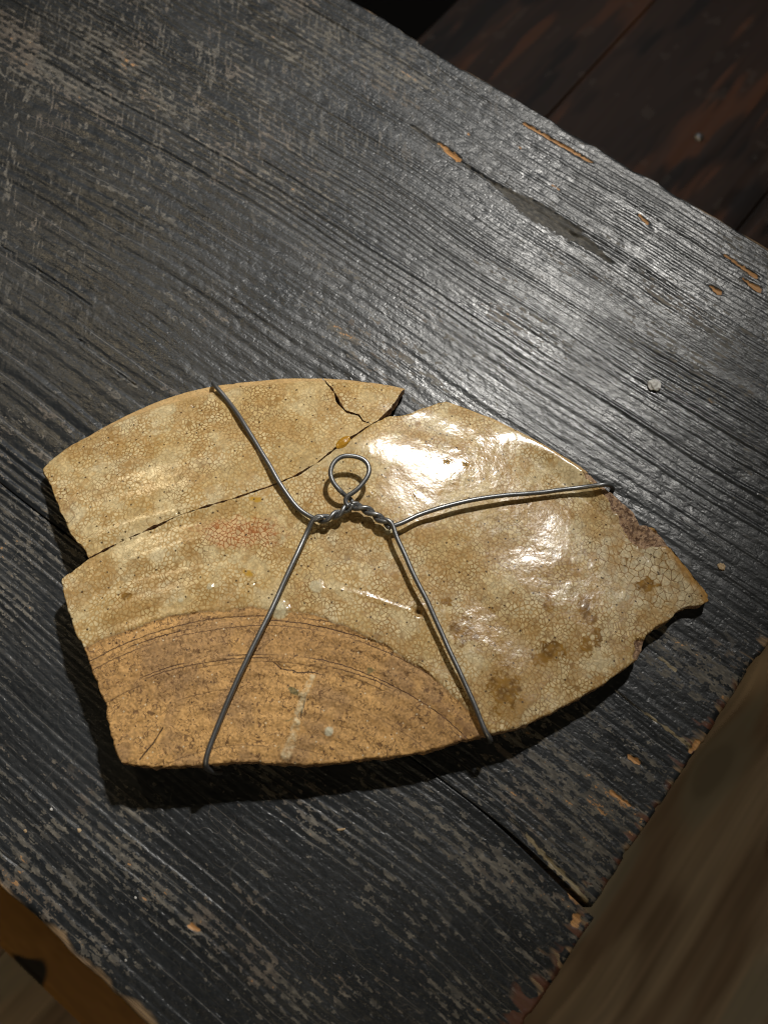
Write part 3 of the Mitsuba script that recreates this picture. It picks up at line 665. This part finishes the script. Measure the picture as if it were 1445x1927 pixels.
scene["amber_glue"] = {"type": "principled", "base_color": {"type": "rgb", "value": [0.36, 0.185, 0.02]}, "roughness": 0.15, "specular": 0.6}
glue = trimesh.creation.icosphere(4, 1.0)
gv = np.array(glue.vertices); gv *= 1 + 0.25 * (npn(gv[:, 0] * 2, gv[:, 1] * 2, gv[:, 2] * 2)[:, None] - 0.5)
gv = gv * [3.6, 1.7, 0.7]
_g = [(-27.2, 8.5), (-26.6, 12.5)]
ga = math.atan2(_g[1][1] - _g[0][1], _g[1][0] - _g[0][0])
gv = np.column_stack([_g[0][0] + gv[:, 0] * math.cos(ga) - gv[:, 1] * math.sin(ga), _g[0][1] + gv[:, 0] * math.sin(ga) + gv[:, 1] * math.cos(ga), gv[:, 2] + surface(*_g[0]) + 0.1])
glue.vertices = gv * 0.001
add("broken_dish__glue_drop", glue, "amber_glue", smooth=True, label="amber drop of old glue on the long crack")

# ------------------------------------------------------------------ the wire hanger
scene["dull_wire"] = bump({"type": "principled", "base_color": {"type": "rgb", "value": [0.20, 0.205, 0.21]}, "metallic": 0.8, "roughness": 0.40, "specular": 0.5},
                          lambda p, n, uv: 0.00003 * mikit.fbm(p.x * 900, p.y * 900, p.z * 900, octaves=2))
WR = 0.92
P_L, P_R, P_C = [(-14.7, -23.5, 17.7), (9.8, -7.7, 17.4), (-7, -10.7, 18.2)]
add("wire_hanger__arm", tube([(-82.4, -0.1, 1.1), (-88.5, 1.2, -0.2), (-89.6, 0, 3.5), (-88.5, -0.8, 5.6), (-79.6, -3.3, 8.2), (-67.5, -7.3, 11.4), (-56.7, -11.5, 13.7), (-43.3, -16.9, 15.7), (-35.2, -20.3, 16.6), (-27.9, -22.8, 17.1), (-22, -24.2, 17.4), (-17, -24.1, 17.6), (-14.7, -23.8, 18)], WR), "dull_wire", smooth=True)
add("wire_hanger__arm_001", tube([(-11.6, -22.1, 19.4), (-13.5, -22.6, 19.5), (-14.2, -24.3, 19.3), (-13.9, -27.2, 18.4), (-10.6, -38.1, 18.7), (-6.5, -52.1, 19.3), (-2.3, -65.6, 20.3), (0.9, -78, 20.7), (4.6, -90.8, 20.5), (8.4, -103, 19.9), (11.1, -110.5, 19.6), (12.7, -114.5, 19.4), (14.1, -116.6, 18.4), (15.4, -117.2, 15.2), (17, -116.5, 11.6), (18.4, -114.9, 9.5)], WR), "dull_wire", smooth=True)
add("wire_hanger__arm_002", tube([(9.9, -8.5, 18.2), (11.1, -6.8, 18.2), (14.3, 0.5, 17.3), (18.6, 8.2, 16.3), (24.5, 17.3, 14.7), (32.4, 27.5, 12.5), (42.4, 38.8, 9.7), (51, 48.8, 7.3), (58.4, 56.5, 7.1), (62.6, 60.4, 7.6), (64.3, 62.3, 6), (65.4, 63.2, 3.3), (65.3, 63.9, -0.4), (63.6, 62.9, -1.1)], WR), "dull_wire", smooth=True)
add("wire_hanger__arm_003", tube([(6.4, -8.3, 18.8), (8.1, -7.5, 19.4), (10.1, -7.8, 19.2), (13, -9.6, 18.9), (20.2, -13.6, 18.4), (28.9, -18.4, 17.9), (38.8, -23.2, 17.1), (49.1, -28.8, 16.5), (61.2, -35.3, 16.5), (71.2, -40.7, 16.3), (79.4, -45.5, 15.9), (83.3, -47.6, 15.5), (85.4, -48.3, 14.4), (85.9, -48.3, 11.5), (85.2, -47.8, 6.9), (82.8, -47.5, 5.4)], WR), "dull_wire", smooth=True)
loop_pts = [(-6.1, -11.3, 16.5), (-5.5, -9.4, 19), (-7.4, -9.4, 21.5), (-10.1, -9, 20.8), (-9.8, -11, 19.2), (-7.5, -12, 18.9)]
add("wire_hanger__hanging_loop", tube([(-7.2, -12.4, 19.5), (-9.2, -11.7, 19.9), (-9.9, -10.2, 20.3), (-9.4, -8.3, 20.6), (-8.6, -5.4, 20.9), (-8.5, -1.8, 21), (-9.1, 1.9, 21.1), (-10.6, 4.1, 21.1), (-13.1, 5.4, 21.2), (-16.1, 5.2, 21.3), (-19, 3.7, 21.5), (-21.4, 1.4, 21.6), (-22.3, -1.3, 21.6), (-21.9, -4.3, 21.6), (-20.4, -6.8, 21.5), (-18.2, -8.5, 21.3), (-15.2, -9.4, 20.7), (-12.5, -9.6, 19.8), (-10.7, -9.4, 18.5), (-8.7, -9.3, 18.1), (-7, -10.4, 18.6), (-6.4, -12, 18.9)], WR), "dull_wire", smooth=True)


def twist(key, path, turns, ph):
    """Two strands wound round each other along the path."""
    from scipy.interpolate import CubicSpline
    P = np.asarray(path)
    t = np.r_[0, np.cumsum(np.linalg.norm(np.diff(P, axis=0), axis=1))]
    c = CubicSpline(t, P); s = np.linspace(0, t[-1], 40)
    Q, d = c(s), c(s, 1); d /= np.linalg.norm(d, axis=1, keepdims=True)
    u = np.cross(d, [0, 0, 1.0]); u /= np.linalg.norm(u, axis=1, keepdims=True); w = np.cross(u, d)
    both = []
    for k in (0, 1):
        a = ph + k * np.pi + s / t[-1] * turns * 2 * np.pi
        both.append(tube(Q + 0.88 * (np.cos(a)[:, None] * u * 1.12 + np.sin(a)[:, None] * w), WR, 12))
    for k, m in enumerate(both):
        add(key + "__strand" + ("_001" if k else ""), m, "dull_wire", smooth=True)


twist("wire_hanger__twist", [(-14.5, -24, 18.6), (-12, -22.3, 18.6), (-9.7, -19.1, 18.7), (-7.9, -15, 18.8), (-7.1, -10.9, 18.8)], 1.6, 0.4)
twist("wire_hanger__twist_001", [(-6.8, -11.2, 18.8), (-3.3, -9.6, 18.6), (1.2, -8.7, 18.3), (5.5, -8.5, 18.2), (9.8, -8.1, 18.2)], 1.7, 1.9)
labels["wire_hanger"] = {"label": "twisted grey wire hanger with a round loop, gripping the broken dish", "category": "wire hanger"}

# ------------------------------------------------------------------ crumbs on the table
scene["crumb_plaster"] = bump({"type": "principled", "base_color": proc(lambda p, n, uv: mix((0.40, 0.40, 0.39), (0.62, 0.61, 0.58), mikit.noise(p.x * 700, p.y * 700, p.z * 700))), "roughness": 0.5},
                              lambda p, n, uv: 0.0002 * mikit.noise(p.x * 1100, p.y * 1100, p.z * 1100))
scene["crumb_clay"] = {"type": "principled", "base_color": proc(lambda p, n, uv: mix((0.32, 0.22, 0.12), (0.55, 0.42, 0.26), mikit.noise(p.x * 700, p.y * 700, p.z * 700))), "roughness": 0.7}
CR = [(53.1, 113.7, 2.7), (116.7, 63.1, 1.5), (62.8, -103.8, 0.9), (-24.4, -173.3, 0.6), (-9.6, -161.3, 0.7), (-22.4, -162.4, 0.55), (21.3, -165.3, 0.45), (32.4, -181.8, 0.42)]
TEXT = (("pale grey plaster crumb on the bright part of the table above the dish", "crumb_plaster"), ("beige flake on the black table right of the dish tip", "crumb_clay"),
        ("curled tan shaving just below the shadow of the dish", "crumb_clay"), ("tiny tan speck nearest the left border of the photo", "crumb_clay"),
        ("pale tan crumb below the left corner of the dish shadow", "crumb_clay"), ("tiny white grain left of the dish shadow", "crumb_plaster"), ("tiny white grain in the lower left, near the front edge", "crumb_plaster"),
        ("tiny white grain closest to the front edge of the table", "crumb_plaster"))
for k, ((x, y, r), (lab, mat)) in enumerate(zip(CR, TEXT)):
    c = trimesh.creation.icosphere(4 if r > 1 else 3, 1.0)
    v = np.array(c.vertices)
    v *= (0.65 + 0.75 * npn(v[:, 0] * 1.9 + k * 3, v[:, 1] * 1.9, v[:, 2] * 1.9 + k))[:, None]
    v *= [r, r * 0.8, r * 0.42]
    if k == 2:
        v = v * [0.55, 1.5, 1.0]; v[:, 0] += 0.9 * np.sin(v[:, 1] * 1.2)
    v += [x, y, board_height(np.array([x]), np.array([y]))[0] + r * 0.2]
    c.vertices = v * 0.001
    add("crumb" + (f"_{k:03d}" if k else ""), c, mat, smooth=True, label=lab, category="crumb", group="crumbs lying on the table")
